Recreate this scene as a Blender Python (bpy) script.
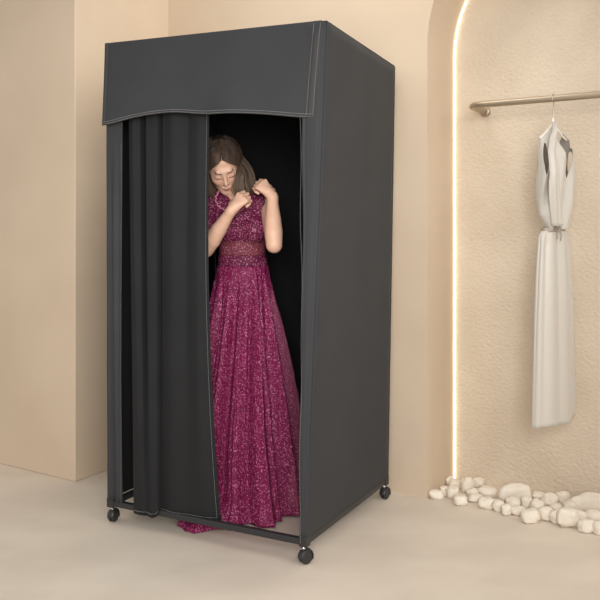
import bpy, bmesh, math, random
import numpy as np
from mathutils import Vector, Matrix, noise
random.seed(7)
for o in list(bpy.data.objects): bpy.data.objects.remove(o)
S = bpy.context.scene
COL = S.collection
PI = math.pi
# ---------------------------------------------------------------- camera
cam_d = bpy.data.cameras.new('camera'); cam = bpy.data.objects.new('camera', cam_d); COL.objects.link(cam)
cam.location = (0, 0, 1.25); cam.rotation_euler = (PI/2, 0, 0)
cam_d.sensor_width = 36; cam_d.lens = 47.4; cam_d.shift_y = -0.12; cam_d.clip_start = 0.05
S.camera = cam
# ---------------------------------------------------------------- world, lights, exposure
S.view_settings.view_transform = 'Standard'; S.view_settings.look = 'None'
S.view_settings.gamma = 1; S.view_settings.use_curve_mapping = False
S.view_settings.exposure = 0.0
w = bpy.data.worlds.new('world'); S.world = w; w.use_nodes = True
w.node_tree.nodes['Background'].inputs[0].default_value = (1.0, 0.96, 0.91, 1)
w.node_tree.nodes['Background'].inputs[1].default_value = 0.64
def area(name, loc, target, size, power, color):
    d = bpy.data.lights.new(name, 'AREA'); d.shape = 'RECTANGLE'; d.size, d.size_y = size
    d.energy = power; d.color = color
    o = bpy.data.objects.new(name, d); COL.objects.link(o); o.location = loc
    o.rotation_euler = (Vector(target) - Vector(loc)).to_track_quat('-Z', 'Y').to_euler()
    return o
area('front_softbox', (0.15, -0.3, 1.75), (-0.25, 3.4, 1.2), (1.5, 1.5), 24, (1, .97, .93)).data.spread = math.radians(75)
area('right_softbox', (2.9, 0.6, 3.0), (-0.6, 3.8, 1.2), (2.4, 2.0), 42, (1, .97, .93))
area('wall_washer', (0.15, 3.2, 3.3), (0.15, 4.0, 2.2), (1.0, 0.3), 13, (1, .95, .88))

# ---------------------------------------------------------------- materials
def mat(name, color, rough=.6, **k):
    m = bpy.data.materials.new(name); m.use_nodes = True
    b = m.node_tree.nodes['Principled BSDF']
    b.inputs['Base Color'].default_value = (*color, 1); b.inputs['Roughness'].default_value = rough
    for n, v in k.items():
        b.inputs[n.replace('_', ' ')].default_value = v
    return m
def nodes(m): return m.node_tree.nodes, m.node_tree.links, m.node_tree.nodes['Principled BSDF']
def noise_color(m, c1, c2, scale, detail=4, lo=.35, hi=.65, stretch=None, second=None):
    N, L, B = nodes(m)
    tc = N.new('ShaderNodeTexCoord'); src = tc.outputs['Object']
    if stretch:
        mp = N.new('ShaderNodeMapping'); mp.inputs['Scale'].default_value = stretch
        L.new(src, mp.inputs[0]); src = mp.outputs[0]
    nz = N.new('ShaderNodeTexNoise'); nz.inputs['Scale'].default_value = scale; nz.inputs['Detail'].default_value = detail
    L.new(src, nz.inputs['Vector'])
    r = N.new('ShaderNodeValToRGB'); r.color_ramp.elements[0].position = lo; r.color_ramp.elements[1].position = hi
    r.color_ramp.elements[0].color = (*c1, 1); r.color_ramp.elements[1].color = (*c2, 1)
    L.new(nz.outputs['Fac'], r.inputs[0]); L.new(r.outputs[0], B.inputs['Base Color'])
    return src, nz, r
def bump(m, scale, strength, dist=.01, detail=3, stretch=None, kind='noise'):
    N, L, B = nodes(m)
    tc = N.new('ShaderNodeTexCoord'); src = tc.outputs['Object']
    if stretch:
        mp = N.new('ShaderNodeMapping'); mp.inputs['Scale'].default_value = stretch
        L.new(src, mp.inputs[0]); src = mp.outputs[0]
    nz = N.new('ShaderNodeTexNoise'); nz.inputs['Scale'].default_value = scale; nz.inputs['Detail'].default_value = detail
    L.new(src, nz.inputs['Vector'])
    bp = N.new('ShaderNodeBump'); bp.inputs['Strength'].default_value = strength; bp.inputs['Distance'].default_value = dist
    L.new(nz.outputs['Fac'], bp.inputs['Height']); L.new(bp.outputs[0], B.inputs['Normal'])

M = {}
M['plaster'] = mat('plaster', (.66, .52, .37), .8)
noise_color(M['plaster'], (.59, .472, .350), (.64, .52, .392), 1.6, 5); bump(M['plaster'], 30, .06, .01)
M['niche_plaster'] = mat('niche_plaster', (.66, .53, .385), .7)
noise_color(M['niche_plaster'], (.64, .54, .42), (.71, .61, .485), 3, 6); bump(M['niche_plaster'], 60, .6, .010, 2, (1, 1, 1.2))
M['concrete'] = mat('concrete', (.5, .43, .35), .55)
noise_color(M['concrete'], (.68, .595, .50), (.80, .715, .61), 2.2, 8, .3, .7, (1, 1.6, 1)); bump(M['concrete'], 14, .05, .01)
def fabric(name, c1, c2, rough=.75):
    m = mat(name, c1, rough); noise_color(m, c1, c2, 5, 3); bump(m, 900, .12, .001)
    m.node_tree.nodes['Principled BSDF'].inputs['Sheen Weight'].default_value = .03
    m.node_tree.nodes['Principled BSDF'].inputs['Specular IOR Level'].default_value = .18
    return m
M['cover'] = fabric('cover_fabric', (.037, .038, .0415), (.041, .042, .0455))
M['curtain'] = fabric('curtain_fabric_shaded', (.0135, .0140, .0155), (.016, .0165, .018))  # cover cloth darkened: the valance's shade on the curtain is put into colour
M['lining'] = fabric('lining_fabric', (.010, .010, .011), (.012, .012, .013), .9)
M['hem'] = fabric('hem_fabric', (.045, .045, .047), (.05, .05, .052))
M['thread'] = mat('thread', (.26, .26, .26), .7)
M['tube'] = mat('frame_metal', (.034, .035, .038), .42, Metallic=.3)
M['tyre'] = mat('wheel_plastic', (.022, .022, .024), .45)
M['chrome'] = mat('chrome', (.75, .75, .76), .18, Metallic=1.0)
M['rail'] = mat('brushed_rail', (.44, .36, .265), .38, Metallic=.7)
M['stone'] = mat('white_stone', (.82, .76, .66), .65)
noise_color(M['stone'], (.78, .70, .59), (.86, .80, .71), 14, 5); bump(M['stone'], 40, .2, .004)
M['silk'] = mat('white_satin', (.57, .535, .48), .42, Sheen_Weight=.3)
bump(M['silk'], 60, .05, .003)
M['silk_inside'] = mat('satin_lining', (.26, .23, .20), .7)
M['belt'] = mat('satin_belt', (.36, .31, .26), .5)
M['hanger'] = mat('hanger_metal', (.62, .56, .46), .3, Metallic=.8)
M['pearl'] = mat('hanger_white', (.85, .82, .76), .4)
M['led'] = mat('led', (1, .95, .8), .5)
_b = M['led'].node_tree.nodes['Principled BSDF']
_b.inputs['Emission Color'].default_value = (1, .93, .78, 1); _b.inputs['Emission Strength'].default_value = 3.2

def glitter(name, base, dark, speck, alpha=1.0, amount=.5):
    m = mat(name, base, .45); N, L, B = nodes(m)
    tc = N.new('ShaderNodeTexCoord')
    n1 = N.new('ShaderNodeTexNoise'); n1.inputs['Scale'].default_value = 165; n1.inputs['Detail'].default_value = 2
    L.new(tc.outputs['Object'], n1.inputs['Vector'])
    r1 = N.new('ShaderNodeValToRGB'); r1.color_ramp.elements[0].position = .56; r1.color_ramp.elements[1].position = .64
    r1.color_ramp.elements[0].color = (0, 0, 0, 1); r1.color_ramp.elements[1].color = (1, 1, 1, 1)
    L.new(n1.outputs['Fac'], r1.inputs[0])
    n2 = N.new('ShaderNodeTexNoise'); n2.inputs['Scale'].default_value = 45; n2.inputs['Detail'].default_value = 3
    L.new(tc.outputs['Object'], n2.inputs['Vector'])
    mx = N.new('ShaderNodeMix'); mx.data_type = 'RGBA'
    mx.inputs[6].default_value = (*dark, 1); mx.inputs[7].default_value = (*base, 1)
    L.new(n2.outputs['Fac'], mx.inputs[0])
    ml = N.new('ShaderNodeMath'); ml.operation = 'MULTIPLY'; ml.inputs[1].default_value = amount
    L.new(r1.outputs[0], ml.inputs[0])
    m2 = N.new('ShaderNodeMix'); m2.data_type = 'RGBA'; m2.inputs[7].default_value = (*speck, 1)
    L.new(ml.outputs[0], m2.inputs[0]); L.new(mx.outputs[2], m2.inputs[6])
    L.new(m2.outputs[2], B.inputs['Base Color'])
    B.inputs['Sheen Weight'].default_value = 0; B.inputs['Sheen Tint'].default_value = (1, .45, .7, 1)
    B.inputs['Alpha'].default_value = alpha; B.inputs['Roughness'].default_value = .62; B.inputs['Specular IOR Level'].default_value = .25
    return m
M['gown'] = glitter('glitter_burgundy', (.25, .007, .080), (.075, .002, .025), (.85, .32, .54), 1, .48)
M['bodice'] = glitter('glitter_bodice', (.15, .005, .048), (.055, .003, .020), (.75, .30, .46), 1, .55)
M['sheer'] = glitter('sheer_burgundy', (.19, .02, .055), (.13, .012, .035), (.65, .28, .38), .80, .5)
M['tulle'] = glitter('tulle_overlay', (.42, .10, .20), (.36, .07, .16), (.7, .4, .5), .34, .5)
M['piping'] = mat('rose_piping', (.62, .20, .30), .5)
M['skin'] = mat('skin', (.66, .42, .31), .48)
N_, L_, B_ = nodes(M['skin'])
at_ = N_.new('ShaderNodeAttribute'); at_.attribute_name = 'tone'
L_.new(at_.outputs['Color'], B_.inputs['Base Color'])
B_.inputs['Subsurface Weight'].default_value = .12; B_.inputs['Subsurface Radius'].default_value = (.02, .007, .004)
B_.inputs['Subsurface Scale'].default_value = .5
M['hair'] = mat('brown_hair', (.06, .04, .03), .42)
noise_color(M['hair'], (.017, .010, .007), (.070, .045, .032), 40, 3, .3, .7, (1, 1, .25))
N_, L_, B_ = nodes(M['hair']); B_.inputs['Specular IOR Level'].default_value = .28; B_.inputs['Roughness'].default_value = .5
# grown-out lighter lengths
tc_ = N_.new('ShaderNodeTexCoord'); sp_ = N_.new('ShaderNodeSeparateXYZ'); L_.new(tc_.outputs['Object'], sp_.inputs[0])
mr_ = N_.new('ShaderNodeMapRange'); mr_.inputs[1].default_value = 1.60; mr_.inputs[2].default_value = 1.42; L_.new(sp_.outputs[2], mr_.inputs[0])
mx_ = N_.new('ShaderNodeMix'); mx_.data_type = 'RGBA'; mx_.inputs[7].default_value = (.24, .165, .115, 1)
L_.new(B_.inputs['Base Color'].links[0].from_socket, mx_.inputs[6])
ml_ = N_.new('ShaderNodeMath'); ml_.operation = 'MULTIPLY'; ml_.inputs[1].default_value = .38; L_.new(mr_.outputs[0], ml_.inputs[0]); L_.new(ml_.outputs[0], mx_.inputs[0])
L_.new(mx_.outputs[2], B_.inputs['Base Color'])

# ---------------------------------------------------------------- helpers
def tag(o, label=None, cat=None, group=None, kind=None):
    if label: o['label'] = label
    if cat: o['category'] = cat
    if group: o['group'] = group
    if kind: o['kind'] = kind
    return o
def empty(name, loc, rz=0):
    o = bpy.data.objects.new(name, None); COL.objects.link(o); o.location = loc; o.rotation_euler = (0, 0, rz)
    o.empty_display_size = .05
    return o
def link(name, me, mats, parent=None, smooth=True, loc=(0, 0, 0)):
    """link a mesh given in world coordinates, with its origin at loc (children: relative to the parent)"""
    o = bpy.data.objects.new(name, me); COL.objects.link(o)
    for m in (mats if isinstance(mats, (list, tuple)) else [mats]): me.materials.append(m)
    base = Vector(loc)
    if parent is not None:
        base = world_loc(parent); o.parent = parent
    else:
        o.location = base
    me.transform(Matrix.Translation(-base))
    if smooth: me.polygons.foreach_set('use_smooth', [True]*len(me.polygons))
    me.update()
    return o
def world_loc(o):
    v = Vector(o.location)
    while o.parent: o = o.parent; v += Vector(o.location)
    return v
def bm_mesh(bm, name='mesh', fix=True):
    if fix: bmesh.ops.recalc_face_normals(bm, faces=bm.faces)
    me = bpy.data.meshes.new(name); bm.to_mesh(me); bm.free(); return me
def add_tube(bm, pts, rad, n=10, cap=True, closed=False):
    """sweep a circle along pts; rad is a number or a list"""
    pts = [Vector(p) for p in pts]; k = len(pts)
    rads = rad if isinstance(rad, (list, tuple)) else [rad]*k
    rings = []; prev = None
    for i, p in enumerate(pts):
        if closed: t = (pts[(i+1) % k] - pts[i-1])
        else: t = pts[min(i+1, k-1)] - pts[max(i-1, 0)]
        t.normalize()
        if prev is None:
            u = t.orthogonal().normalized()
        else:
            u = (prev - t*prev.dot(t)).normalized()
        prev = u; v = t.cross(u)
        rings.append([bm.verts.new(p + (u*math.cos(a) + v*math.sin(a))*rads[i]) for a in [2*PI*j/n for j in range(n)]])
    for i in range(k if closed else k-1):
        A, Bb = rings[i], rings[(i+1) % k]
        for j in range(n): bm.faces.new((A[j], A[(j+1) % n], Bb[(j+1) % n], Bb[j]))
    if cap and not closed:
        bm.faces.new(rings[0][::-1]); bm.faces.new(rings[-1])
def add_box_pts(bm, lo4, hi4):
    a_ = [bm.verts.new(p) for p in lo4]; b_ = [bm.verts.new(p) for p in hi4]
    bm.faces.new(a_[::-1]); bm.faces.new(b_)
    for i in range(4): bm.faces.new((a_[i], a_[(i+1) % 4], b_[(i+1) % 4], b_[i]))
def add_grid(bm, fn, nu, nv, keep=None, wrap=False):
    """fn(u,v) -> point"""
    nuv = nu if wrap else nu+1
    V = [[bm.verts.new(fn(i/nu, j/nv)) for i in range(nuv)] for j in range(nv+1)]
    for j in range(nv):
        for i in range(nu):
            if keep and not keep((i+.5)/nu, (j+.5)/nv): continue
            i2 = (i+1) % nuv
            bm.faces.new((V[j][i], V[j][i2], V[j+1][i2], V[j+1][i]))
    return V
def thick(o, t, off=0, bev=False):
    m = o.modifiers.new('thickness', 'SOLIDIFY'); m.thickness = t; m.offset = off
def bevel(o, wdt=.004, seg=2):
    m = o.modifiers.new('bevel', 'BEVEL'); m.width = wdt; m.segments = seg; m.limit_method = 'ANGLE'; m.angle_limit = .7
def smoothstep(a, b, x):
    t = min(1, max(0, (x-a)/(b-a))); return t*t*(3-2*t)
def interp(x, xs, ys): return float(np.interp(x, xs, ys))
def catmull(pts, sub=8):
    pts = [Vector(p) for p in pts]; out = []
    P = [2*pts[0]-pts[1]] + pts + [2*pts[-1]-pts[-2]]
    for i in range(1, len(P)-2):
        for k in range(sub):
            t = k/sub
            out.append(.5*((2*P[i]) + (-P[i-1]+P[i+1])*t + (2*P[i-1]-5*P[i]+4*P[i+1]-P[i+2])*t*t + (-P[i-1]+3*P[i]-3*P[i+1]+P[i+2])*t**3))
    out.append(pts[-1]); return out

# ---------------------------------------------------------------- room
A = Vector((.85, -.527, 0)).normalized(); Bv = Vector((.527, .85, 0)).normalized(); Z = Vector((0, 0, 1))
P0 = Vector((.588, 3.645, 0))              # front corner of the arched recess
DEP = .335
WH = 3.1
def WP(s, d, z): return P0 + A*s + Bv*d + Z*z
def prism(poly, d0, d1):
    bm = bmesh.new()
    f = [bm.verts.new(WP(s, d0, z)) for s, z in poly]; g = [bm.verts.new(WP(s, d1, z)) for s, z in poly]
    n = len(poly)
    bm.faces.new(f); bm.faces.new(g[::-1])
    for i in range(n): bm.faces.new((f[i], g[i], g[(i+1) % n], f[(i+1) % n]))
    return bm
R_ARCH = .62; SPR = 2.10
arch = [(0, 0)] + [(0, SPR*i/6) for i in range(1, 6)] + [(R_ARCH - R_ARCH*math.cos(PI*i/40), SPR + R_ARCH*math.sin(PI*i/40)) for i in range(41)] + [(2*R_ARCH, 0)]
bm = bmesh.new()
add_box_pts(bm, [(-3.6, -1.5, -.08), (4.0, -1.5, -.08), (4.0, 6.5, -.08), (-3.6, 6.5, -.08)], [(-3.6, -1.5, 0), (4.0, -1.5, 0), (4.0, 6.5, 0), (-3.6, 6.5, 0)])
tag(link('floor', bm_mesh(bm), M['concrete'], smooth=False), kind='structure')
SL = -1.66
poly = [(SL, 0)] + arch + [(2.4, 0), (2.4, WH), (SL, WH)]
bm = prism(poly, 0, DEP)
tag(link('wall_back', bm_mesh(bm), M['plaster'], smooth=False, loc=WP(-.8, 0, 0)), kind='structure')
bm = prism([(-.35, 0), (1.9, 0), (1.9, WH), (-.35, WH)], DEP+.001, DEP+.12)
tag(link('wall_niche', bm_mesh(bm), M['niche_plaster'], smooth=False, loc=WP(.6, DEP, 0)), kind='structure')
C0 = Vector((-1.107, 3.888, 0))
bm = bmesh.new()
q = [C0, C0 + Bv*.86, C0 + Bv*.86 - A*2.4, C0 - A*2.4]
add_box_pts(bm, q, [p + Z*WH for p in q])
o = tag(link('wall_left', bm_mesh(bm), M['plaster'], smooth=False, loc=C0), kind='structure'); bevel(o, .006, 3)
# warm light strip set in the inner corner of the arched recess
def strip_pts(off):
    pts = [(off, z) for z in np.linspace(.002, SPR, 30)]
    r = R_ARCH-off
    pts += [(R_ARCH - r*math.cos(PI*i/48), SPR + r*math.sin(PI*i/48)) for i in range(1, 49)]
    pts += [(2*R_ARCH-off, z) for z in np.linspace(SPR, .002, 30)[1:]]
    return [WP(s, DEP-.007, z) for s, z in pts]
bm = bmesh.new(); add_tube(bm, strip_pts(.007), .0028, 8)
tag(link('light_strip', bm_mesh(bm), M['led'], loc=WP(.007, DEP-.007, 0)), 'thin warm glowing light strip tracing the inner edge of the arched recess', 'light')

# ---------------------------------------------------------------- clothes rail
rail_c = Vector((.781, 3.649, 1.815))
DR = .225
rl = empty('clothes_rail', rail_c)
tag(rl, 'brushed champagne metal clothes rail bent back into the arched recess wall', 'clothes rail')
def RP(s, d, z=1.815):
    p = rail_c + A*s + Bv*d; return Vector((p.x, p.y, z))
wall_d = (P0 + Bv*DEP - rail_c).dot(Bv)
path = [RP(.0, wall_d-.012), RP(.0, wall_d-.06), RP(0, .06), RP(.008, .03), RP(.028, .008), RP(.06, 0), RP(.12, 0)] 
LS = (P0 - rail_c).dot(A)
endS = LS + 2*R_ARCH
path = catmull(path, 5) + [RP(s, 0) for s in np.linspace(.2, endS-.005, 8)]
bm = bmesh.new(); add_tube(bm, path, .0150, 16)
link('rail_bar', bm_mesh(bm), M['rail'], rl)
bm = bmesh.new(); add_tube(bm, [RP(0, wall_d-.014), RP(0, wall_d-.010), RP(0, wall_d-.002)], [.020, .026, .026], 24)
link('wall_flange', bm_mesh(bm), M['rail'], rl)
bm = bmesh.new(); add_tube(bm, [RP(endS-.014, 0), RP(endS-.01, 0), RP(endS-.002, 0)], [.020, .026, .026], 24)
link('wall_flange', bm_mesh(bm), M['rail'], rl)

# ---------------------------------------------------------------- hanger and white dress
HC = RP(.381, 0); HC.z = 1.815
Wd = Vector((.84, .54, 0)).normalized(); Td = Vector((.54, -.84, 0)).normalized()   # across the shoulders / towards the viewer
def HP(x, t, z): return Vector((HC.x, HC.y, 0)) + Wd*x + Td*t + Z*z
# the hook passes over the rail, so it lies in the plane across the rail
def HK(x, z): return Vector((HC.x, HC.y, 0)) + Bv*x + Z*z
hk = []
for i in range(15):
    a = math.radians(-30 + 240*i/14)          # from front under, over the top, to the back
    hk.append(HK(-0.0185*math.cos(a), 1.815 + .0185*math.sin(a)))
hook = catmull(hk[::1] + [HK(.010, 1.79), HK(.002, 1.76), HK(0, 1.735), HK(0, 1.70)], 3)
hg = empty('clothes_hanger', HK(0, 1.70))
tag(hg, 'slim metal clothes hanger hooked over the rail, holding the white dress', 'hanger')
bm = bmesh.new(); add_tube(bm, hook, .0027, 8); link('hook', bm_mesh(bm), M['hanger'], hg)
bm = bmesh.new(); add_tube(bm, catmull([HP(-.088, 0, 1.637), HP(-.06, 0, 1.655), HP(-.03, 0, 1.680), HP(-.01, 0, 1.698), HP(0, 0, 1.703), HP(.01, 0, 1.698), HP(.03, 0, 1.680), HP(.06, 0, 1.655), HP(.088, 0, 1.637)], 4), .0045, 8)
link('hanger_arm', bm_mesh(bm), M['pearl'], hg)
bm = bmesh.new(); add_tube(bm, [HK(0, 1.705), HK(0, 1.718), HK(0, 1.73)], [.0055, .005, .003], 10); link('collar', bm_mesh(bm), M['pearl'], hg)
dr = empty('sleeveless_dress', HP(.01, 0, .40))
tag(dr, 'long white sleeveless satin dress with tied waist hanging from the rail', 'dress')
ZS, ZW, ZB = 1.650, 1.245, .392
def bod(u, v):
    th = 2*PI*u; c, s = math.cos(th), math.sin(th)
    W_ = interp(v, [0, .12, .25, .6, .85, 1], [.096, .099, .100, .098, .090, .062])
    T_ = interp(v, [0, .08, .3, .7, 1], [.006, .03, .05, .045, .03])
    x = W_*c; t = T_*(abs(s)**.8)*(1 if s > 0 else -1)
    ztop = 1.712 - .78*abs(x)
    z = ztop + (ZW-ztop)*v
    t += .012*math.sin(x*70+v*6)*min(1, v*2)*(1 if s > 0 else .3)
    x += .006*math.sin(v*9+s)*v
    return HP(x+.014, t, z)
def keep_bod(u, v):
    th = 2*PI*u; c, s = math.cos(th), math.sin(th)
    if (c < 0 and ((c+.90)/.075)**2 + ((v-.24)/.17)**2 < 1) or (c > 0 and ((1-c)/.03)**2 + ((v-.24)/.12)**2 < 1): return False          # armholes
    if s > 0:                                                  # front neckline: a low V
        if c > -.25 and v < .50 - .62*abs(c-.32): return False
    elif v < .10 and abs(c) < .6: return False
    return True
bm = bmesh.new(); add_grid(bm, bod, 280, 170, keep_bod, wrap=True)
for v_ in [v_ for v_ in bm.verts if not v_.link_faces]: bm.verts.remove(v_)
o = link('bodice', bm_mesh(bm, fix=False), [M['silk'], M['silk_inside']], dr)
m_ = o.modifiers.new('thickness', 'SOLIDIFY'); m_.thickness = .0025; m_.offset = 0; m_.material_offset = 1
# raised front fold that falls from the left shoulder to the waist
def fold(u, v):
    z = 1.708 + (1.258-1.708)*v
    xc = interp(v, [0, .15, .3, .6, 1], [-.012, -.058, -.074, -.062, -.018]); wd = interp(v, [0, .15, .3, .7, 1], [.006, .018, .024, .036, .034])
    x = xc + (u-.5)*2*wd
    t = interp(v, [0, .1, .5, 1], [.012, .04, .060, .038]) + .014*math.cos((u-.5)*PI) + .004*math.sin(u*14+v*5)
    return HP(x, t, z)
bm = bmesh.new(); add_grid(bm, fold, 14, 30); o = link('front_drape', bm_mesh(bm, fix=False), M['silk'], dr); thick(o, .002)
def skt(u, v):
    th = 2*PI*u; c, s = math.cos(th), math.sin(th)
    W_ = interp(v, [0, .03, .2, .5, 1], [.060, .092, .106, .120, .134])
    T_ = interp(v, [0, .05, .3, 1], [.028, .035, .042, .045])
    f = (.5 + .5*math.cos(th*9 + .9*math.sin(th*2) + 1.1))**.7
    dd = (1-f)*interp(v, [0, .08, .35, 1], [.1, 1, .75, .42])
    x = W_*c*(1-.05*dd); t = T_*s*(1-.42*dd)
    z = ZW + (ZB - ZW)*v
    z += (.035*smoothstep(.35, .95, c) + .008*s)*v
    return HP(x + .004, t, z)
bm = bmesh.new(); add_grid(bm, skt, 140, 50, wrap=True)
o = link('skirt', bm_mesh(bm, fix=False), M['silk'], dr); thick(o, .002)
def beltf(u, v):
    th = 2*PI*u
    return HP(.0655*math.cos(th), .034*math.sin(th)+ .002*math.sin(th*9), ZW - .010 + .020*v + .004*math.cos(th))
bm = bmesh.new(); add_grid(bm, beltf, 48, 3, wrap=True); o = link('belt', bm_mesh(bm, fix=False), M['belt'], dr); thick(o, .003, 1)
bm = bmesh.new()
add_tube(bm, catmull([HP(-.034, .038, ZW), HP(-.028, .05, ZW+.012), HP(-.012, .05, ZW+.008), HP(-.02, .042, ZW-.002), HP(-.008, .05, ZW-.02), HP(-.012, .05, ZW-.05)], 4), .0028, 6)
add_tube(bm, catmull([HP(-.02, .042, ZW), HP(-.032, .05, ZW-.015), HP(-.034, .05, ZW-.04)], 4), .0028, 6)
link('waist_tie', bm_mesh(bm), M['belt'], dr)

# ---------------------------------------------------------------- pebbles
ST = [ (435.8,495.5,14,8),(444.8,491.8,9,10),(447,481.7,8,8),(453.3,494,12,11),(460.8,501.5,13,9),(456,485,12,8),(468,486.5,12,13),
 (479,483.5,11,8),(473,494,11,8),(476,499,14,7),(488,493,17,10),(488,504,17,11),(499,507,12,10),(507,511,10,10),
 (516.5,495,28,17),(514,504,13,10),(519,512,14,8),(527.5,504,11,11),(538,507.5,13,12),(531.7,517.5,17,13),(540,498,13,8),
 (551,501,16,12),(564,499,12,11),(558,508,12,6),(547,515.5,15,13),(557,518,12,12),(571.5,507.5,14,11),(569,520,20,17),(581,517.5,10,10),
 (592,504,35,17),(596,518,17,11),(588,528,17,13),(603,528,15,13)]
SLAB = ['white pebble lying leftmost in the row, at the foot of the wall edge','small rounded white pebble just right of the leftmost one','tiny pale pebble farthest back against the left side of the arched recess','round white pebble in front of the light strip foot','white pebble lying forward on the floor just below the light strip','small pebble touching the foot of the light strip','tall rounded pebble just right of the light strip foot',
 'pale pebble at the back, right of the tall one beside the light strip','small pebble between the tall back pebble and the flat front one','flat white pebble in the front row left of the broad pair','broad pebble lying behind another of its size in the left half','broad white pebble in front row left of the big oval stone','white pebble just left and in front of the big oval stone','narrow pebble in the front row left of the big oval stone',
 'largest oval beige stone in the middle of the pebble row','small pebble directly in front of the big oval stone','flat pebble in front row below the big oval stone','small round pebble just right of the big oval stone','mid-sized pebble second right of the big oval stone','blocky white pebble in front row right of the big oval stone','small pale pebble at the back below the skirt of the hanging dress',
 'rounded beige pebble at the back below the hem of the hanging dress','round pale pebble standing at the back, right of the dress hem','thin flat pebble tucked between back row and front row, below the dress','plump white pebble in the front row below the dress','small white pebble touching the left of the large front one with a pit','white pebble behind the large front one','large bright white pebble in front row with a small dark pit','small white pebble right of the large front one with a pit',
 'biggest long white stone at the right edge, at the back','white pebble in the middle at the right edge of the photo','white pebble lying farthest forward near the right edge','white pebble cut by the right edge in the front row']
def at(px, py, Y): return Vector(((px-300)/790*Y, Y, 1.25-(py-228)/790*Y))
stones = []
for i, (cx, cy, sw, sh) in enumerate(ST):
    Y = 1.25*790/(cy+sh/2-228)
    hw = sw/790*Y/2*1.12; hz = sh/790*Y/2*1.12
    p = at(cx, 0, Y); dp = min(hw, .032)*.85
    stones.append([Vector((p.x, p.y+dp*.6, 0)), hw, dp, hz])
# keep neighbours from sinking into one another: slide them along their line of sight
def over(a, b):
    d = a[0]-b[0]; return 1 - math.sqrt((d.x/(a[1]+b[1]))**2 + (d.y/(a[2]+b[2]))**2)
for it in range(250):
    for i in range(len(stones)):
        for j in range(i+1, len(stones)):
            a_, b_ = stones[i], stones[j]
            if over(a_, b_) > .16:
                f, g = (a_, b_) if a_[0].y < b_[0].y else (b_, a_)
                f[0] -= f[0].normalized()*.0012; g[0] += g[0].normalized()*.0012
    for s_ in stones:
        m_ = max(s_[1], s_[2])*.9
        d = (s_[0]-P0).dot(Bv)
        if d > DEP-m_: s_[0] -= Bv*(d-DEP+m_)
        e = (s_[0]-P0).dot(A)
        if e < m_ and (s_[0]-P0).dot(Bv) > -.01: s_[0] += A*(m_-e)
for i, (p, hw, dp, hz) in enumerate(stones):
    bm = bmesh.new(); bmesh.ops.create_icosphere(bm, subdivisions=4, radius=1)
    sd = Vector((i*3.7, i*1.3, i*.9))
    ex = random.uniform(.75, .95)
    for v_ in bm.verts:
        n_ = v_.co.normalized()
        c_ = Vector([math.copysign(abs(k)**ex, k) for k in n_])
        k = 1 + .22*noise.noise(n_*1.3+sd) + .03*noise.noise(n_*3+sd)
        v_.co = Vector((c_.x*hw, c_.y*dp, c_.z*hz))*k
    if i == 27:
        for v_ in bm.verts:                                   # the small pit in the big front pebble
            q = v_.co - Vector((.0, -dp, hz*.1))
            if q.length < .012: v_.co += Vector((0, .006*(1-q.length/.012), 0))
    mn = min(v_.co.z for v_ in bm.verts)
    rz = random.uniform(-.3, .3)
    for v_ in bm.verts: v_.co.z = max(v_.co.z, mn+hz*.12) - (mn+hz*.12)
    bmesh.ops.rotate(bm, verts=bm.verts, cent=(0, 0, 0), matrix=Matrix.Rotation(rz, 3, 'Z'))
    me = bm_mesh(bm); me.transform(Matrix.Translation(p))
    o = link('pebble', me, M['stone'], loc=p)
    tag(o, SLAB[i], 'stone', 'white pebbles along the foot of the arched recess')

# ---------------------------------------------------------------- changing booth
ZF = .085; ZT = 2.007
bFR, bFL, bBR = Vector((.022, 2.92, 0)), Vector((-.813, 3.347, 0)), Vector((.405, 3.645, 0))
bBL = bFL + bBR - bFR
tFR, tFL, tBR = Vector((.098, 2.885, 0)), Vector((-.795, 3.250, 0)), Vector((.442, 3.690, 0))
tBL = tFL + tBR - tFR
booth = empty('changing_booth', (bFR+bBL)/2)
tag(booth, 'tall dark grey fabric changing booth on castors with a half drawn curtain', 'changing booth')
def corner(nm, z):
    k = (z-ZF)/(ZT-ZF)
    lo, hi = {'FR': (bFR, tFR), 'FL': (bFL, tFL), 'BR': (bBR, tBR), 'BL': (bBL, tBL)}[nm]
    p = lo.lerp(hi, k); return Vector((p.x, p.y, z))
def edge_dir(p, q): return (q-p).normalized()
fdir = edge_dir(bFL, bFR); sdir = edge_dir(bFR, bBR)       # along the front / towards the back
fout = -sdir; rout = fdir
ins = lambda p, dx, dy: p - {0: 0}.get(9, 0)*p
# frame: bottom bars
def inset(nm, z, d):
    cx = sum((corner(k, z) for k in ('FR', 'FL', 'BR', 'BL')), Vector())/4
    p = corner(nm, z); sx = 1 if 'R' in nm else -1; sy = 1 if 'B' in nm else -1
    return p - fdir*sx*d - sdir*sy*d
def bar(name, p, q, h=.011, wv=None):
    bm = bmesh.new(); t = (q-p).normalized(); s = t.cross(Z); 
    if s.length < .1: s = fdir.copy()
    s.normalize(); u = s.cross(t)
    add_box_pts(bm, [p + s*h*i + u*h*j for i, j in ((-1, -1), (1, -1), (1, 1), (-1, 1))], [q + s*h*i + u*h*j for i, j in ((-1, -1), (1, -1), (1, 1), (-1, 1))])
    o = link(name, bm_mesh(bm), M['tube'], booth, smooth=False); bevel(o, .003, 2); return o
I = .012
for a_, b_ in (('FL', 'FR'), ('FR', 'BR'), ('BR', 'BL'), ('BL', 'FL')):
    bar('base_bar', inset(a_, ZF, I), inset(b_, ZF, I), .012)
    bar('top_bar', inset(a_, ZT-.02, I+.012), inset(b_, ZT-.02, I+.012), .009)
for a_ in ('FL', 'FR', 'BR', 'BL'):
    bm = bmesh.new(); add_tube(bm, [inset(a_, ZF+.012, I+.004), inset(a_, ZT-.02, I+.012)], .009, 12)
    link('corner_post', bm_mesh(bm), M['tube'], booth)
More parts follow.
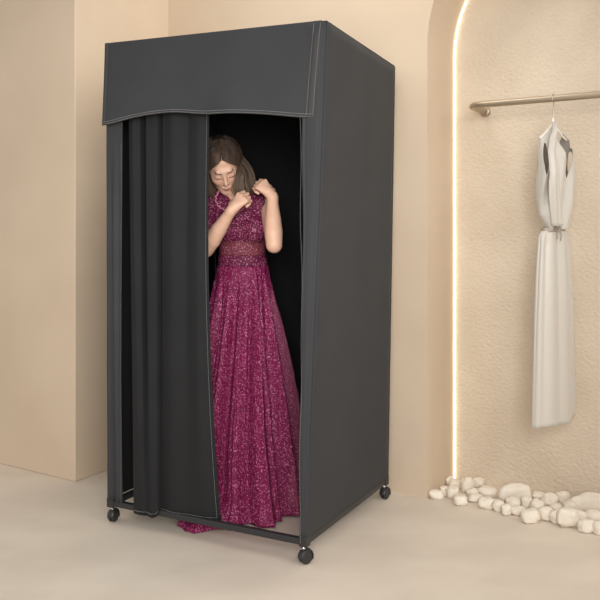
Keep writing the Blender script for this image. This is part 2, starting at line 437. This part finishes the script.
bm = bmesh.new(); add_tube(bm, [inset('FL', 1.93, .03), inset('FR', 1.93, .03)], .008, 10); link('curtain_rod', bm_mesh(bm), M['tube'], booth)
# corner fittings
for a_ in ('FL', 'FR', 'BR', 'BL'):
    p = inset(a_, ZF, I); bm = bmesh.new()
    q = [p + fdir*.017*i + sdir*.017*j for i, j in ((-1, -1), (1, -1), (1, 1), (-1, 1))]
    add_box_pts(bm, [k + Z*(-.017) for k in q], [k + Z*.024 for k in q])
    o = link('corner_fitting', bm_mesh(bm), M['tyre'], booth, smooth=False); bevel(o, .004, 2)
# castors
def lathe_x(bm, c, ax, prof, n=32):
    ax = ax.normalized(); u = Z.copy(); v = ax.cross(u)
    rings = [[bm.verts.new(c + ax*x + (u*math.cos(2*PI*j/n) + v*math.sin(2*PI*j/n))*r) for j in range(n)] for x, r in prof]
    for i in range(len(rings)-1):
        for j in range(n): bm.faces.new((rings[i][j], rings[i][(j+1) % n], rings[i+1][(j+1) % n], rings[i+1][j]))
    bm.faces.new(rings[0]); bm.faces.new(rings[-1][::-1])
for a_, ang in (('FL', .35), ('FR', 1.0), ('BR', .7), ('BL', .2)):
    p = inset(a_, 0, I)
    ax = Vector((math.cos(ang), -math.sin(ang)*.8, 0)).normalized()
    back = Z.cross(ax)*.010
    bm = bmesh.new(); add_tube(bm, [p + Z*.050, p + Z*.0695], .0060, 12); add_tube(bm, [p + Z*.058, p + Z*.062], .010, 12)
    cs = link('castor', bm_mesh(bm), M['chrome'], booth)
    c = p + back + Z*.0265
    # twin wheels under a hood
    for sgn in (-1, 1):
        bm = bmesh.new()
        pr = [(sgn*.003, .021), (sgn*.003, .0250), (sgn*.0055, .0265), (sgn*.010, .0262), (sgn*.0135, .0230), (sgn*.0145, .016), (sgn*.0145, .0)]
        lathe_x(bm, c, ax, [(x, max(r, .001)) for x, r in pr])
        link('wheel', bm_mesh(bm), M['tyre'], cs)
    bm = bmesh.new(); fw = Z.cross(ax)
    def hood(u, v):
        an = -.5 + u*(PI+.6); x = (v-.5)*.031
        rr = .0305 - .006*(2*abs(v-.5))**3
        return c + ax*x + (fw*math.cos(an) + Z*math.sin(an))*rr
    add_grid(bm, hood, 20, 10); o = link('hood', bm_mesh(bm, fix=False), M['tyre'], cs); thick(o, .002, 0)

# fabric panels (a sheet of cloth with a little slack)
def wr(p, amp=.0025, sc=2.2): return amp*noise.noise(Vector((p.x*sc, p.y*sc, p.z*.8)))
def panel(name, c1, c2, out, z0, z1, nu=24, nv=48, wav=.003, push=0.0):
    def f(u, v):
        z = z0 + (z1-z0)*v
        p = corner(c1, z).lerp(corner(c2, z), u)
        e = min(1, 6*min(u, 1-u))
        return p + out*(push + wav*e*noise.noise(Vector((u*3, v*2.5, 1.7*len(name))))*2)
    bm = bmesh.new(); add_grid(bm, f, nu, nv)
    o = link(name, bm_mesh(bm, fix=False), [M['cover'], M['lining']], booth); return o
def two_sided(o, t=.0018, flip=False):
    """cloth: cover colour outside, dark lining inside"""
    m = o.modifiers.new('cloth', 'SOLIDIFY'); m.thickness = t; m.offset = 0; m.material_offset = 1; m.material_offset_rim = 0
ZC = .095
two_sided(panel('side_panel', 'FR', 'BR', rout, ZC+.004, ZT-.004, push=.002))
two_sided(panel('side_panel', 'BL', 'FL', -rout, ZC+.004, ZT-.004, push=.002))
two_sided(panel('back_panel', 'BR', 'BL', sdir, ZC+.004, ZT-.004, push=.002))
def topf(u, v):
    p = corner('FL', ZT).lerp(corner('FR', ZT), u).lerp(corner('BL', ZT).lerp(corner('BR', ZT), u), v)
    return p - Z*(.006*math.sin(u*PI)*math.sin(v*PI))
bm = bmesh.new(); add_grid(bm, topf, 20, 20); two_sided(link('roof_panel', bm_mesh(bm, fix=False), [M['cover'], M['lining']], booth))
# front strips that wrap round the posts
def frontp(u, z, push=0.0):
    p = corner('FL', z).lerp(corner('FR', z), u); return p + fout*push
def strip_left(u, v):
    z = .100 + (2.004-.100)*v
    wd = interp(v, [0, .3, 1], [.085, .075, .085])
    return frontp(u*wd, z, .003 + (1-smoothstep(.6, .82, v))*(.010*math.sin(u*11+v*2.4)*math.sin(u*PI)) + .002*noise.noise(Vector((u*2, v*5, 0))))
bm = bmesh.new(); add_grid(bm, strip_left, 20, 60); two_sided(link('front_strip', bm_mesh(bm, fix=False), [M['cover'], M['lining']], booth))
def sr_edge(v): return interp(v, [0, .12, .5, .85, 1], [.975, .962, .945, .915, .905])
def strip_right(u, v):
    z = .100 + (2.004-.100)*v
    e = sr_edge(v) + .0025*math.sin(v*23)
    r = .020*(.35+.65*smoothstep(0, .3, v)); c = corner('FR', z)
    flat = (1-e)*(corner('FR', z)-corner('FL', z)).length - r
    d = u*(flat + r*PI/2 + .02)                # distance along the cloth
    if d < flat: return frontp(e, z, .003) + fdir*d + fout*.003*math.sin(PI*d/flat)
    O = c - fout*(r-.003) - rout*(r-.0035)
    if d < flat + r*PI/2:
        a = (d-flat)/r; return O + fout*r*math.cos(a) + rout*r*math.sin(a)
    return O + rout*r + sdir*(d-flat-r*PI/2)
bm = bmesh.new(); add_grid(bm, strip_right, 40, 60); two_sided(link('front_strip', bm_mesh(bm, fix=False), [M['cover'], M['lining']], booth))
def stitches(name, path_fn, n, push, length=.6, r=.0011, parent=booth):
    bm = bmesh.new()
    for i in range(n):
        p = path_fn(i/n); q = path_fn((i+length)/n)
        add_tube(bm, [p+push, q+push], r, 5)
    o = link(name, bm_mesh(bm), M['thread'], parent); return o
stitches('stitching', lambda k: frontp(sr_edge(k)+.004+.0025*math.sin(k*23), .085+1.60*k, .0), 170, fout*.0062, .62, .0007)
def inner_hem(u, v):
    z = .100 + (2.004-.100)*v; e = sr_edge(v) + .0025*math.sin(v*23)
    return frontp(e + .012*u, z, .0055)
bm = bmesh.new(); add_grid(bm, inner_hem, 2, 60); thick(link('hem', bm_mesh(bm, fix=False), M['hem'], booth), .0015)
stitches('stitching', lambda k: frontp(.078, .1+1.50*k, .0), 160, fout*.0055, .5, .0006)
# curtain
CT = [0, .06, .12, .19, .25, .32, .42, .46, .50, .62, .75, .88, 1.0]
UT = [.066, .090, .115, .138, .144, .180, .225, .238, .250, .310, .370, .430, .476]
UB = [.156, .176, .198, .220, .234, .262, .284, .284, .284, .35, .43, .50, .580]
DT = [.016, -.014, -.022, -.004, .040, -.014, -.006, .042, .004, -.016, .010, -.014, .000]
DB = [-.052, -.062, -.066, -.064, -.056, -.062, -.050, .020, -.020, -.032, -.026, -.028, -.004]
def sm(x, xs, ys):
    i = max(0, min(len(xs)-2, int(np.searchsorted(xs, x))-1)); t = (x-xs[i])/(xs[i+1]-xs[i])
    return ys[i] + (ys[i+1]-ys[i])*(t*t*(3-2*t))
def hemz(s): return .088 - .018*(1-smoothstep(.40, .46, s)) + .004*math.sin(s*9) - .006*smoothstep(.5, .8, s) + .008*smoothstep(.32, .46, s)*(1-smoothstep(.46, .5, s))
def curt(s, v):
    z0 = hemz(s); z = z0 + (1.928-z0)*v
    k = 1-(1-v)**(1.2+1.5*s)
    u = interp(s, CT, UT)*k + interp(s, CT, UB)*(1-k)
    d = sm(s, CT, DT)*k + sm(s, CT, DB)*(1-k)
    d += .003*noise.noise(Vector((s*9, v*2.2, 3.3))) + .0022*math.sin(s*60)*v**4
    return frontp(u, z, 0) + sdir*(.040 + d)
bm = bmesh.new(); add_grid(bm, curt, 160, 70)
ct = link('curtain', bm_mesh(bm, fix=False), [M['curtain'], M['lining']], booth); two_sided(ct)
stitches('stitching', lambda k: curt(.02+.96*k, .008), 150, fout*.0025, .62, .0008, ct)
stitches('stitching', lambda k: curt(.975, .01+.98*k), 190, fout*.0025, .62, .0008, ct)
# valance
_xs = [0, .06, .12, .19, .28, .37, .44, .50, .58, .68, .80, .93, 1]; _ys = [.338, .337, .322, .309, .302, .301, .308, .318, .320, .323, .333, .350, .356]
VD = np.interp(np.linspace(0, 1, 41), _xs, _ys); VD = np.convolve(np.pad(VD, 2, mode='edge'), np.ones(5)/5, 'valid')
def valf(u, v):
    k = 1-v                                   # 0 at the top edge
    e1 = interp(k, [0, 1], [.984, .966]); e0 = interp(k, [0, 1], [-.002, -.004])
    uu = e0 + (e1-e0)*u
    drop = float(np.interp(u, np.linspace(0, 1, 41), VD))
    z = ZT + .0015 - drop*k
    push = .006 + .012*k + k*k*(.010*math.sin(u*11+.5) + .004*math.sin(u*23))
    return frontp(uu, z, push)
bm = bmesh.new(); add_grid(bm, valf, 80, 30)
va = link('valance', bm_mesh(bm, fix=False), [M['cover'], M['lining']], booth); two_sided(va)
def vh(u, v): return valf(u, v*.045) + fout*.0018
bm = bmesh.new(); add_grid(bm, vh, 80, 2); thick(link('hem', bm_mesh(bm, fix=False), M['hem'], va), .0016)
def vs(u, v): return valf(.966+.034*u, v) + fout*.0022
bm = bmesh.new(); add_grid(bm, vs, 2, 30); thick(link('hem', bm_mesh(bm, fix=False), M['hem'], va), .0016)
def vs2(u, v): return valf(.018*u, v) + fout*.0022
bm = bmesh.new(); add_grid(bm, vs2, 2, 30); thick(link('hem', bm_mesh(bm, fix=False), M['hem'], va), .0016)
stitches('stitching', lambda k: valf(.01+.98*k, .040), 150, fout*.0036, .6, .0010, va)
stitches('stitching', lambda k: valf(.01+.98*k, .012), 150, fout*.0036, .6, .0008, va)
stitches('stitching', lambda k: valf(.996, .02+.96*k), 48, fout*.0042, .6, .0008, va)
stitches('stitching', lambda k: valf(.969, .02+.96*k), 48, fout*.0042, .6, .0010, va)

# ---------------------------------------------------------------- the woman
def surface_nets(F, xs, ys, zs):
    """closed surface of F<0 on a rectilinear grid"""
    s = (F < 0); nx, ny, nz = F.shape
    c = np.zeros((nx-1, ny-1, nz-1), dtype=np.int8)
    for i in (0, 1):
        for j in (0, 1):
            for k in (0, 1): c += s[i:nx-1+i, j:ny-1+j, k:nz-1+k]
    I3 = np.argwhere((c > 0) & (c < 8))
    idx = -np.ones(c.shape, dtype=np.int64); idx[tuple(I3.T)] = np.arange(len(I3))
    acc = np.zeros((len(I3), 3)); cnt = np.zeros(len(I3))
    G = [xs, ys, zs]
    corners = [(i, j, k) for i in (0, 1) for j in (0, 1) for k in (0, 1)]
    for a in corners:
        for ax in range(3):
            if a[ax] == 0:
                b = list(a); b[ax] = 1
                pa = I3 + np.array(a); pb = I3 + np.array(b)
                fa = F[tuple(pa.T)]; fb = F[tuple(pb.T)]
                m = (fa < 0) != (fb < 0)
                t = np.where(m, fa/np.where(m, fa-fb, 1), 0)
                P = np.stack([G[d][pa[:, d]] for d in range(3)], 1).astype(float)
                Q = np.stack([G[d][pb[:, d]] for d in range(3)], 1).astype(float)
                X = P + (Q-P)*t[:, None]
                acc[m] += X[m]; cnt[m] += 1
    V = acc/cnt[:, None]
    faces = []
    for ax in range(3):
        o1, o2 = [(1, 2), (2, 0), (0, 1)][ax]
        sl = [slice(None)]*3; sh = [slice(None)]*3
        sl[ax] = slice(0, -1); sh[ax] = slice(1, None)
        d = s[tuple(sl)] != s[tuple(sh)]
        E = np.argwhere(d)
        ok = (E[:, o1] > 0) & (E[:, o2] > 0) & (E[:, o1] < F.shape[o1]-1) & (E[:, o2] < F.shape[o2]-1)
        E = E[ok]
        inside = s[tuple(E.T)]
        e1 = np.zeros(3, int); e1[o1] = 1; e2 = np.zeros(3, int); e2[o2] = 1
        q = np.stack([idx[tuple((E-e1-e2).T)], idx[tuple((E-e2).T)], idx[tuple(E.T)], idx[tuple((E-e1).T)]], 1)
        q[~inside] = q[~inside][:, ::-1]
        faces.append(q)
    return V, np.concatenate(faces)
class Field:
    def __init__(s, xs, ys, zs):
        s.xs, s.ys, s.zs = [np.asarray(q, dtype=np.float32) for q in (xs, ys, zs)]
        s.F = np.full((len(xs), len(ys), len(zs)), .5, dtype=np.float32)
    def box(s, lo, hi):
        r = []
        for g, a, b in zip((s.xs, s.ys, s.zs), lo, hi):
            i = int(np.searchsorted(g, a)); j = int(np.searchsorted(g, b)); r.append(slice(max(0, i-1), j+1))
        X = s.xs[r[0]][:, None, None]; Y = s.ys[r[1]][None, :, None]; Zz = s.zs[r[2]][None, None, :]
        return tuple(r), X, Y, Zz
    def blend(s, r, d, k, sub=False):
        a = s.F[r]
        if a.size == 0: return
        if sub:
            h = np.clip(.5 - .5*(a+d)/k, 0, 1); s.F[r] = a*(1-h) - d*h + k*h*(1-h)
        else:
            h = np.clip(.5 + .5*(a-d)/k, 0, 1); s.F[r] = a*(1-h) + d*h - k*h*(1-h)
    def capsule(s, p, q, ra, rb, k=.01, sub=False):
        p = np.array(p, float); q = np.array(q, float); m = max(ra, rb)+k+.01
        r, X, Y, Zz = s.box(np.minimum(p, q)-m, np.maximum(p, q)+m)
        d = q-p; L2 = float(d@d)+1e-9
        t = np.clip(((X-p[0])*d[0] + (Y-p[1])*d[1] + (Zz-p[2])*d[2])/L2, 0, 1)
        D = np.sqrt((X-p[0]-d[0]*t)**2 + (Y-p[1]-d[1]*t)**2 + (Zz-p[2]-d[2]*t)**2) - (ra+(rb-ra)*t)
        s.blend(r, D, k, sub)
    def ell(s, c, rad, k=.01, R=None, sub=False):
        c = np.array(c, float); m = max(rad)+k+.01
        r, X, Y, Zz = s.box(c-m, c+m)
        X, Y, Zz = X-c[0], Y-c[1], Zz-c[2]
        if R is not None:                 # rows of R are the local axes
            X, Y, Zz = (R[i][0]*X + R[i][1]*Y + R[i][2]*Zz for i in range(3))
        k0 = np.sqrt((X/rad[0])**2 + (Y/rad[1])**2 + (Zz/rad[2])**2)
        k1 = np.sqrt((X/rad[0]**2)**2 + (Y/rad[1]**2)**2 + (Zz/rad[2]**2)**2) + 1e-6
        s.blend(r, k0*(k0-1)/k1, k, sub)
    def mesh(s, name):
        V, Fc = surface_nets(s.F, s.xs, s.ys, s.zs)
        me = bpy.data.meshes.new(name); me.from_pydata(V.tolist(), [], Fc.tolist()); me.validate(); return me

# head frame
HCN = Vector((-.336, 3.440, 1.520))
Rh = (Matrix.Rotation(math.radians(5), 3, 'Z') @ Matrix.Rotation(math.radians(-10), 3, 'Y') @ Matrix.Rotation(math.radians(38), 3, 'X'))
RT = [list(Rh.col[i]) for i in range(3)]
def HL(x, y, z): return HCN + Rh @ Vector((x, y, z))
TC = Vector((-.258, 3.50, 0))
shL, shR = Vector((-.138, 3.485, 1.350)), Vector((-.402, 3.500, 1.357))
elL, elR = Vector((-.108, 3.300, 1.180)), Vector((-.402, 3.370, 1.158))
wrL, wrR = Vector((-.118, 3.345, 1.385)), Vector((-.284, 3.285, 1.325))
xs = np.arange(-.50, -.04, .0035); ys = np.arange(3.19, 3.64, .0035)
zs = np.concatenate([np.arange(-.01, 1.10, .014), np.arange(1.10, 1.70, .0033)])
body = Field(xs, ys, zs)
def torso(f, g=0.0, legs=True, shoulders=True):
    f.ell((-.258, 3.505, 1.27), (.128+g, .088+g, .145+g), .03)
    f.ell((-.254, 3.505, 1.10), (.100+g, .075+g, .13+g), .04)
    for sx in (-1, 1): f.ell((-.256+sx*.060, 3.432, 1.245), (.050+g, .042+g, .048+g), .03)
    if shoulders:
        f.capsule(shR+Vector((.02, 0, 0)), (-.30, 3.51, 1.385), .040+g, .036+g, .03); f.capsule(shL-Vector((.02, 0, 0)), (-.22, 3.51, 1.385), .040+g, .036+g, .03)
    f.capsule((-.262, 3.505, 1.33), (-.275, 3.495, 1.42), .062+g, .046+g, .04)
    f.ell((-.252, 3.515, .93), (.125+g, .095+g, .13+g), .05)
torso(body)
for sx in (-1, 1):
    hx = -.252+sx*.062
    body.capsule((hx, 3.515, .90), (hx+sx*.01, 3.50, .48), .070, .050, .03)
    body.capsule((hx+sx*.01, 3.50, .48), (hx+sx*.015, 3.52, .09), .052, .034, .03)
    body.capsule((hx+sx*.015, 3.525, .04), (hx+sx*.03, 3.40, .028), .034, .024, .03)
# neck and head
body.capsule((-.268, 3.50, 1.38), HL(0, .040, -.040), .046, .044, .025)
H = lambda x, y, z, r, k=.01, sub=False: body.ell(HL(x, y, z), r, k, RT, sub)
H(0, .014, .035, (.071, .090, .080), .02)
H(0, -.016, -.020, (.060, .066, .060), .03)
H(0, -.030, -.062, (.042, .048, .042), .025)
H(0, -.064, -.090, (.014, .015, .013), .022)
for sx in (-1, 1):
    H(sx*.035, -.056, -.026, (.020, .020, .020), .022)
    body.capsule(HL(sx*.048, -.005, -.052), HL(sx*.013, -.060, -.088), .012, .011, .02)
    H(sx*.071, .012, -.006, (.006, .016, .028), .006)
body.capsule(HL(-.026, -.0755, .021), HL(.026, -.0755, .021), .0095, .0095, .016)
for sx in (-1, 1):
    H(sx*.030, -.0975, .002, (.0135, .0105, .0080), .014, True)
    H(sx*.030, -.0715, -.001, (.0135, .0125, .0110), .005)
    body.capsule(HL(sx*.018, -.0835, -.0065), HL(sx*.042, -.0765, -.0055), .0018, .0016, .004)      # lid edge
body.capsule(HL(0, -.079, .012), HL(0, -.101, -.029), .0060, .0080, .016)
for sx in (-1, 1): H(sx*.0095, -.092, -.033, (.0058, .0075, .0058), .005)
body.capsule(HL(-.019, -.081, -.0605), HL(0, -.089, -.0585), .0028, .0050, .006); body.capsule(HL(.019, -.081, -.0605), HL(0, -.089, -.0585), .0028, .0050, .006)
body.capsule(HL(-.010, -.080, -.0680), HL(.010, -.081, -.0685), .0045, .0045, .007); H(0, -.085, -.069, (.009, .006, .0055), .005)
# arms
def limb(p, q, r): 
    n = len(r)
    for i in range(n-1):
        body.capsule(p.lerp(q, i/(n-1)), p.lerp(q, (i+1)/(n-1)), r[i], r[i+1], .002)
limb(shL, elL, [.040, .038, .036, .033]); limb(shR, elR, [.046, .041, .038, .034])
limb(elL, wrL, [.035, .038, .034, .027, .0225]); limb(elR, wrR, [.034, .037, .033, .026, .0215])
NAILS = []
def hand(wr, d, n, side, curl, spread=.06, scale=.92, thumb=None):
    """d: wrist -> knuckles, n: back of the hand, side: towards the thumb"""
    d = Vector(d).normalized(); n = Vector(n); n = (n - d*n.dot(d)).normalized(); s = d.cross(n).normalized()*side
    k = scale
    body.capsule(wr - d*.01, wr + d*.03*k, .020*k, .022*k, .012)
    for t in (-1.0, -.33, .33, 1.0):
        body.capsule(wr + d*.020*k + s*t*.012*k, wr + d*.074*k + s*t*.026*k - n*abs(t)*.003, .0125*k, .0105*k, .010)
    L = {0: (.036, .022, .018), 1: (.041, .026, .019), 2: (.038, .024, .019), 3: (.030, .018, .016)}
    for i, t in enumerate((1.0, .33, -.33, -1.0)):
        p = wr + d*(.078 - .003*abs(i-1))*k + s*t*.027*k - n*abs(t)*.003
        ang = 0; dd = (d + s*t*spread).normalized()
        body.ell(p + n*.002, (.0098*k,)*3, .004)
        rr = (.0092, .0084, .0076, .0066)
        for jn in range(3):
            ang += curl[i][jn]
            dirn = dd*math.cos(ang) - n*math.sin(ang)
            q_ = p + dirn*L[i][jn]*k
            body.capsule(p, q_, rr[jn]*k, rr[jn+1]*k, .0022)
            p = q_
        NAILS.append((p, n))
    tp = wr + d*.018*k + s*.022*k - n*.004
    tdirs = thumb or [(d*.8 + s*.45 - n*.6), (d*.85 - s*.05 - n*.55), (d*.6 - s*.45 - n*.5)]
    for tl, td, r1, r2 in zip((.036, .030, .024), tdirs, (.015, .011, .0095), (.011, .0095, .0075)):
        q_ = tp + Vector(td).normalized()*tl*k; body.capsule(tp, q_, r1*k, r2*k, .004); tp = q_
    NAILS.append((tp, n))
hand(wrR, (.62, .10, .74), (-.30, -.92, .30), -1, [(.75, 1.25, .8), (.85, 1.3, .8), (.95, 1.35, .8), (1.05, 1.4, .8)])
hand(wrL, (-.55, .02, .62), (.30, -.86, .42), 1, [(1.0, 1.4, .9), (1.1, 1.4, .9), (1.15, 1.45, .9), (1.2, 1.45, .9)])
me = body.mesh('person')
# skin tone, lips, brows, lashes as pigment
nv = len(me.vertices); co = np.empty(nv*3); me.vertices.foreach_get('co', co); co = co.reshape(-1, 3)
loc = (co - np.array(HCN)) @ np.array([[Rh[i][j] for j in range(3)] for i in range(3)])
tone = np.tile(np.array([.73, .455, .33]), (nv, 1))
def paint(mask, c, a):
    a = (mask*a)[:, None]; tone[:] = tone*(1-a) + np.array(c)*a
def blob(x, y, z, rx, ry, rz, soft=.4):
    r = np.sqrt(((loc[:, 0]-x)/rx)**2 + ((loc[:, 1]-y)/ry)**2 + ((loc[:, 2]-z)/rz)**2); return np.clip((1+soft-r)/(2*soft), 0, 1)
for sx in (-1, 1):
    paint(blob(sx*.040, -.075, -.030, .022, .03, .018, .7), (.78, .40, .30), .4)
    for t in np.linspace(0, 1, 7):
        paint(blob(sx*(.014+.034*t), -.085, .0150+.005*math.sin(t*2.2)-.002*t, .0048, .02, .0030), (.07, .038, .026), .7)
        paint(blob(sx*(.019+.026*t), -.088, -.0085-.002*math.sin(t*PI), .0040, .015, .0026), (.035, .02, .016), .85)
    paint(blob(sx*.031, -.086, .004, .015, .012, .008), (.60, .36, .27), .5)
paint(blob(0, -.09, -.0600, .015, .012, .0034), (.50, .17, .15), .8); paint(blob(0, -.088, -.0695, .013, .012, .0045), (.55, .20, .17), .8)
paint(blob(0, -.088, -.0655, .015, .012, .0015), (.25, .07, .06), .7)
for p, n in NAILS:
    r = np.linalg.norm(co - np.array(p + n*.004), axis=1); paint(np.clip((.007-r)/.003, 0, 1), (.74, .46, .38), .7)
ca = me.color_attributes.new('tone', 'FLOAT_COLOR', 'POINT')
ca.data.foreach_set('color', np.concatenate([tone, np.ones((nv, 1))], 1).ravel())
PB = Vector((-.252, 3.50, 0))
woman = link('person', me, M['skin'], loc=PB)
tag(woman, 'person in a burgundy glitter gown fastening it at the neck, standing in the booth', 'person')
sm_ = woman.modifiers.new('smooth', 'SMOOTH'); sm_.factor = .5; sm_.iterations = 2

# hair: locks that start at the parting, follow the skull and are gathered towards the raised hand
bm = bmesh.new()
rad3 = Vector((.0800, .0965, .0890)); cen = Vector((0, .014, .035))
def scalp(dv, extra=0.0):
    dv = dv.normalized()
    k = 1/math.sqrt((dv.x/rad3.x)**2 + (dv.y/rad3.y)**2 + (dv.z/rad3.z)**2)
    return cen + dv*(k+extra)
def slerp(a, b, t):
    a, b = a.normalized(), b.normalized(); w_ = math.acos(max(-1, min(1, a.dot(b))))
    return (a*math.sin((1-t)*w_) + b*math.sin(t*w_))/math.sin(w_)
T1 = Vector((-.206, 3.405, 1.435)); 
rnd = random.Random(3)
for side in (1, -1):
    for layer in range(3):
        NLK = 90
        for i in range(NLK):
            u = (i + rnd.uniform(-.4, .4))/(NLK-1); u = max(0, min(1, u))
            phi = math.radians(27 + 115*u)
            d0 = Vector((side*.02 - .03*0, -math.cos(phi), math.sin(phi)))
            d1 = Vector((side*1.0, -.95 + 1.50*u, -.20 + .12*math.sin(u*PI)))
            ex = .0025 + .0032*layer + rnd.uniform(-.001, .002)
            pts = []
            for t in np.linspace(0, 1, 9):
                lp = scalp(slerp(d0, d1, t), ex*min(1, .35+t*2.5))
                pts.append(HL(*lp))
            e = pts[-1]
            if side > 0:
                k = rnd.uniform(0, 1)
                if u < .30:      # face-framing locks hang lower, then sweep back to the shoulder
                    q_ = k*.7 + u*1.0 - .22
                    a_ = Vector((-.266+.044*q_, 3.360+.03*u, 1.480)); b_ = Vector((-.272+.050*q_, 3.358+.03*u, 1.445))
                    c_ = Vector((-.279+.070*q_, 3.362+.02*u, 1.410)); f_ = Vector((-.262+.065*q_, 3.380, 1.378))
                    pts += [a_, b_, c_, f_]
                else:
                    g = T1 + Vector((rnd.uniform(-.016, .016), .012+.05*(u-.3)+rnd.uniform(-.012, .012), rnd.uniform(-.016, .02)))
                    if k < .5 and u < .6: g = g + Vector((-.045*(1-k), -.01, -.012))
                    mid = e.lerp(g, .5) + Vector((.020-.008*u-(.016 if k < .5 else 0), -.006, .002))
                    pts += [mid, g, g + Vector((.010, .045, -.03)), Vector((-.19+.02*k, 3.50+.04*u, 1.40)), Vector((-.19+.03*k, 3.565, 1.34))]
            else:
                k = rnd.uniform(0, 1)
                a_ = Vector((-.402-.012*k+.03*u, 3.40+.10*u, 1.455)); b_ = Vector((-.385-.02*k+.03*u, 3.43+.11*u, 1.40)); c_ = Vector((-.37-.02*k+.04*u, 3.47+.10*u, 1.375))
                pts += [e.lerp(a_, .5), a_, b_, c_]
            path = catmull(pts, 3); n_ = len(path)
            r0 = rnd.uniform(.0018, .0032)
            rr = [r0*(.45+.55*min(1, q*6/n_))*(1-.55*max(0, (q/n_-.75)/.25)) for q in range(n_)]
            ph = rnd.uniform(0, 6)
            path = [p + Vector((.0015*math.sin(ph+q*.5), .001*math.cos(ph+q*.4), 0)) for q, p in enumerate(path)]
            add_tube(bm, path, rr, 6)
# under-layer closing the back of the head
for i in range(46):
    an = -PI*.12 + (PI*1.24)*i/45
    d0 = Vector((.02*math.cos(an), .25*math.sin(an), 1)); d1 = Vector((math.cos(an), math.sin(an), -.25))
    if math.sin(an) < -.2: continue
    pts = [HL(*scalp(slerp(d0, d1, t), .002)) for t in np.linspace(0, 1, 9)]
    e = pts[-1]; pts += [e + Vector((0, .004, -.04)), e + Vector((.02, .004, -.09))]
    add_tube(bm, catmull(pts, 2), .0075, 6)
hair = link('hair', bm_mesh(bm), M['hair'], woman)

# gown: bodice
gx = np.arange(-.44, -.08, .004); gy = np.arange(3.34, 3.66, .004)
def gown_field(g, z0, z1, rz=.004):
    f = Field(gx, gy, np.arange(z0-.02, z1+.02, rz)); torso(f, g); return f
def clip(f, z0, z1):
    Zz = f.zs[None, None, :]; f.F = np.maximum(f.F, np.maximum(z0-Zz, Zz-z1))
f = gown_field(.0085, 1.19, 1.45); 
f.capsule(shR, shR.lerp(elR, .55), .054, .047, .02)
for sh, sx in ((shL, 1),):
    f.capsule(sh + Vector((sx*.045, -.06, -.10)), sh + Vector((sx*.03, 0, .05)), .058, .052, .012, True)
# slanted open neckline
n_ = Vector((-.12, -.50, .85)).normalized(); c_ = Vector((-.300, 3.43, 1.412))
X, Y_, Zz = f.xs[:, None, None], f.ys[None, :, None], f.zs[None, None, :]
f.F = np.maximum(f.F, (X-c_.x)*n_.x + (Y_-c_.y)*n_.y + (Zz-c_.z)*n_.z)
f.capsule((-.288, 3.425, 1.405), (-.272, 3.50, 1.50), .038, .056, .006, True)
clip(f, 1.192, 1.45)
gown = link('gown', f.mesh('gown'), M['bodice'], woman)
gown['label'] = 'burgundy glitter gown with a sheer waist inset and long full skirt'
for nm, g, z0, z1, mt in (('sheer_inset', .006, 1.128, 1.196, 'sheer'), ('waistband', .0095, 1.06, 1.130, 'bodice')):
    f = gown_field(g, z0, z1); clip(f, z0, z1); link(nm, f.mesh(nm), M[mt], gown)
# scalloped piping round the loose collar
pts = catmull([(-.350, 3.392, 1.408), (-.356, 3.386, 1.394), (-.360, 3.384, 1.374), (-.353, 3.388, 1.350), (-.338, 3.392, 1.336), (-.322, 3.394, 1.326), (-.300, 3.396, 1.313), (-.27, 3.398, 1.318), (-.235, 3.402, 1.345), (-.215, 3.43, 1.375)], 8)
pts = [p + Vector((.0028*math.sin(i*.95), 0, .0028*math.cos(i*1.1))) for i, p in enumerate(pts)]
bm = bmesh.new(); add_tube(bm, pts, .0024, 6); link('neck_piping', bm_mesh(bm), M['piping'], gown)
# gown: skirt
ZK = 1.085
hz = [0, .04, .12, .25, .5, .8, 1.0, ZK]
RX = [.262, .250, .240, .234, .208, .158, .126, .112]
RY = [.225, .215, .205, .195, .175, .145, .105, .088]
def skirtf(u, v, grow=0.0):
    th = 2*PI*u; z = ZK*(1-v)
    c, s = math.cos(th), math.sin(th)
    rx, ry = interp(z, hz, RX)+grow, interp(z, hz, RY)+grow
    amp = smoothstep(0, .30, v)*.016 + .026*v
    a = th + .10*math.sin(th*3)*v + .06*math.sin(v*5+th)
    w_ = 1-2*abs(math.sin(a*6.5+.7))**.7
    fo = .95*w_ + .32*math.sin(a*23+1.9+v*1.5) + .45*math.sin(a*5+.4) + .12*math.sin(a*41)
    cx = interp(z, [0, .5, 1.1], [-.262, -.254, -.254])
    kk = max(0, math.cos(th-math.radians(234)))**5*smoothstep(.2, 0, z)
    r = amp*fo*(1-.85*kk)
    x = cx + (rx+r)*c; y = 3.505 + (ry+r)*s
    # cloth that runs out over the floor towards the front left
    k = max(0, math.cos(th-math.radians(234)))**9
    lo = smoothstep(.10, 0, z)
    x += -.050*k*lo; y += -.080*k*lo
    k2 = max(0, math.cos(th-math.radians(285)))**4
    y += -.012*k2*lo
    z2 = z + (.012*(1-k) if v >= .999 else 0)
    zz = max(z2 + .003*lo*math.sin(a*17), .004)
    return Vector((x, y, zz))
bm = bmesh.new(); add_grid(bm, skirtf, 360, 110, wrap=True)
o = link('skirt', bm_mesh(bm, fix=False), M['gown'], gown); thick(o, .002)
# sheer layer standing off the right side of the skirt
def overf(u, v):
    p = skirtf((-30+62*u)/360, .10+.86*v)
    k = math.sin(u*PI)
    p += Vector((.016, -.004, 0))*k*smoothstep(0, .3, v)
    return p + Vector((.003, -.002, 0))
bm = bmesh.new(); add_grid(bm, overf, 60, 60); o = link('sheer_overlay', bm_mesh(bm, fix=False), M['tulle'], gown)
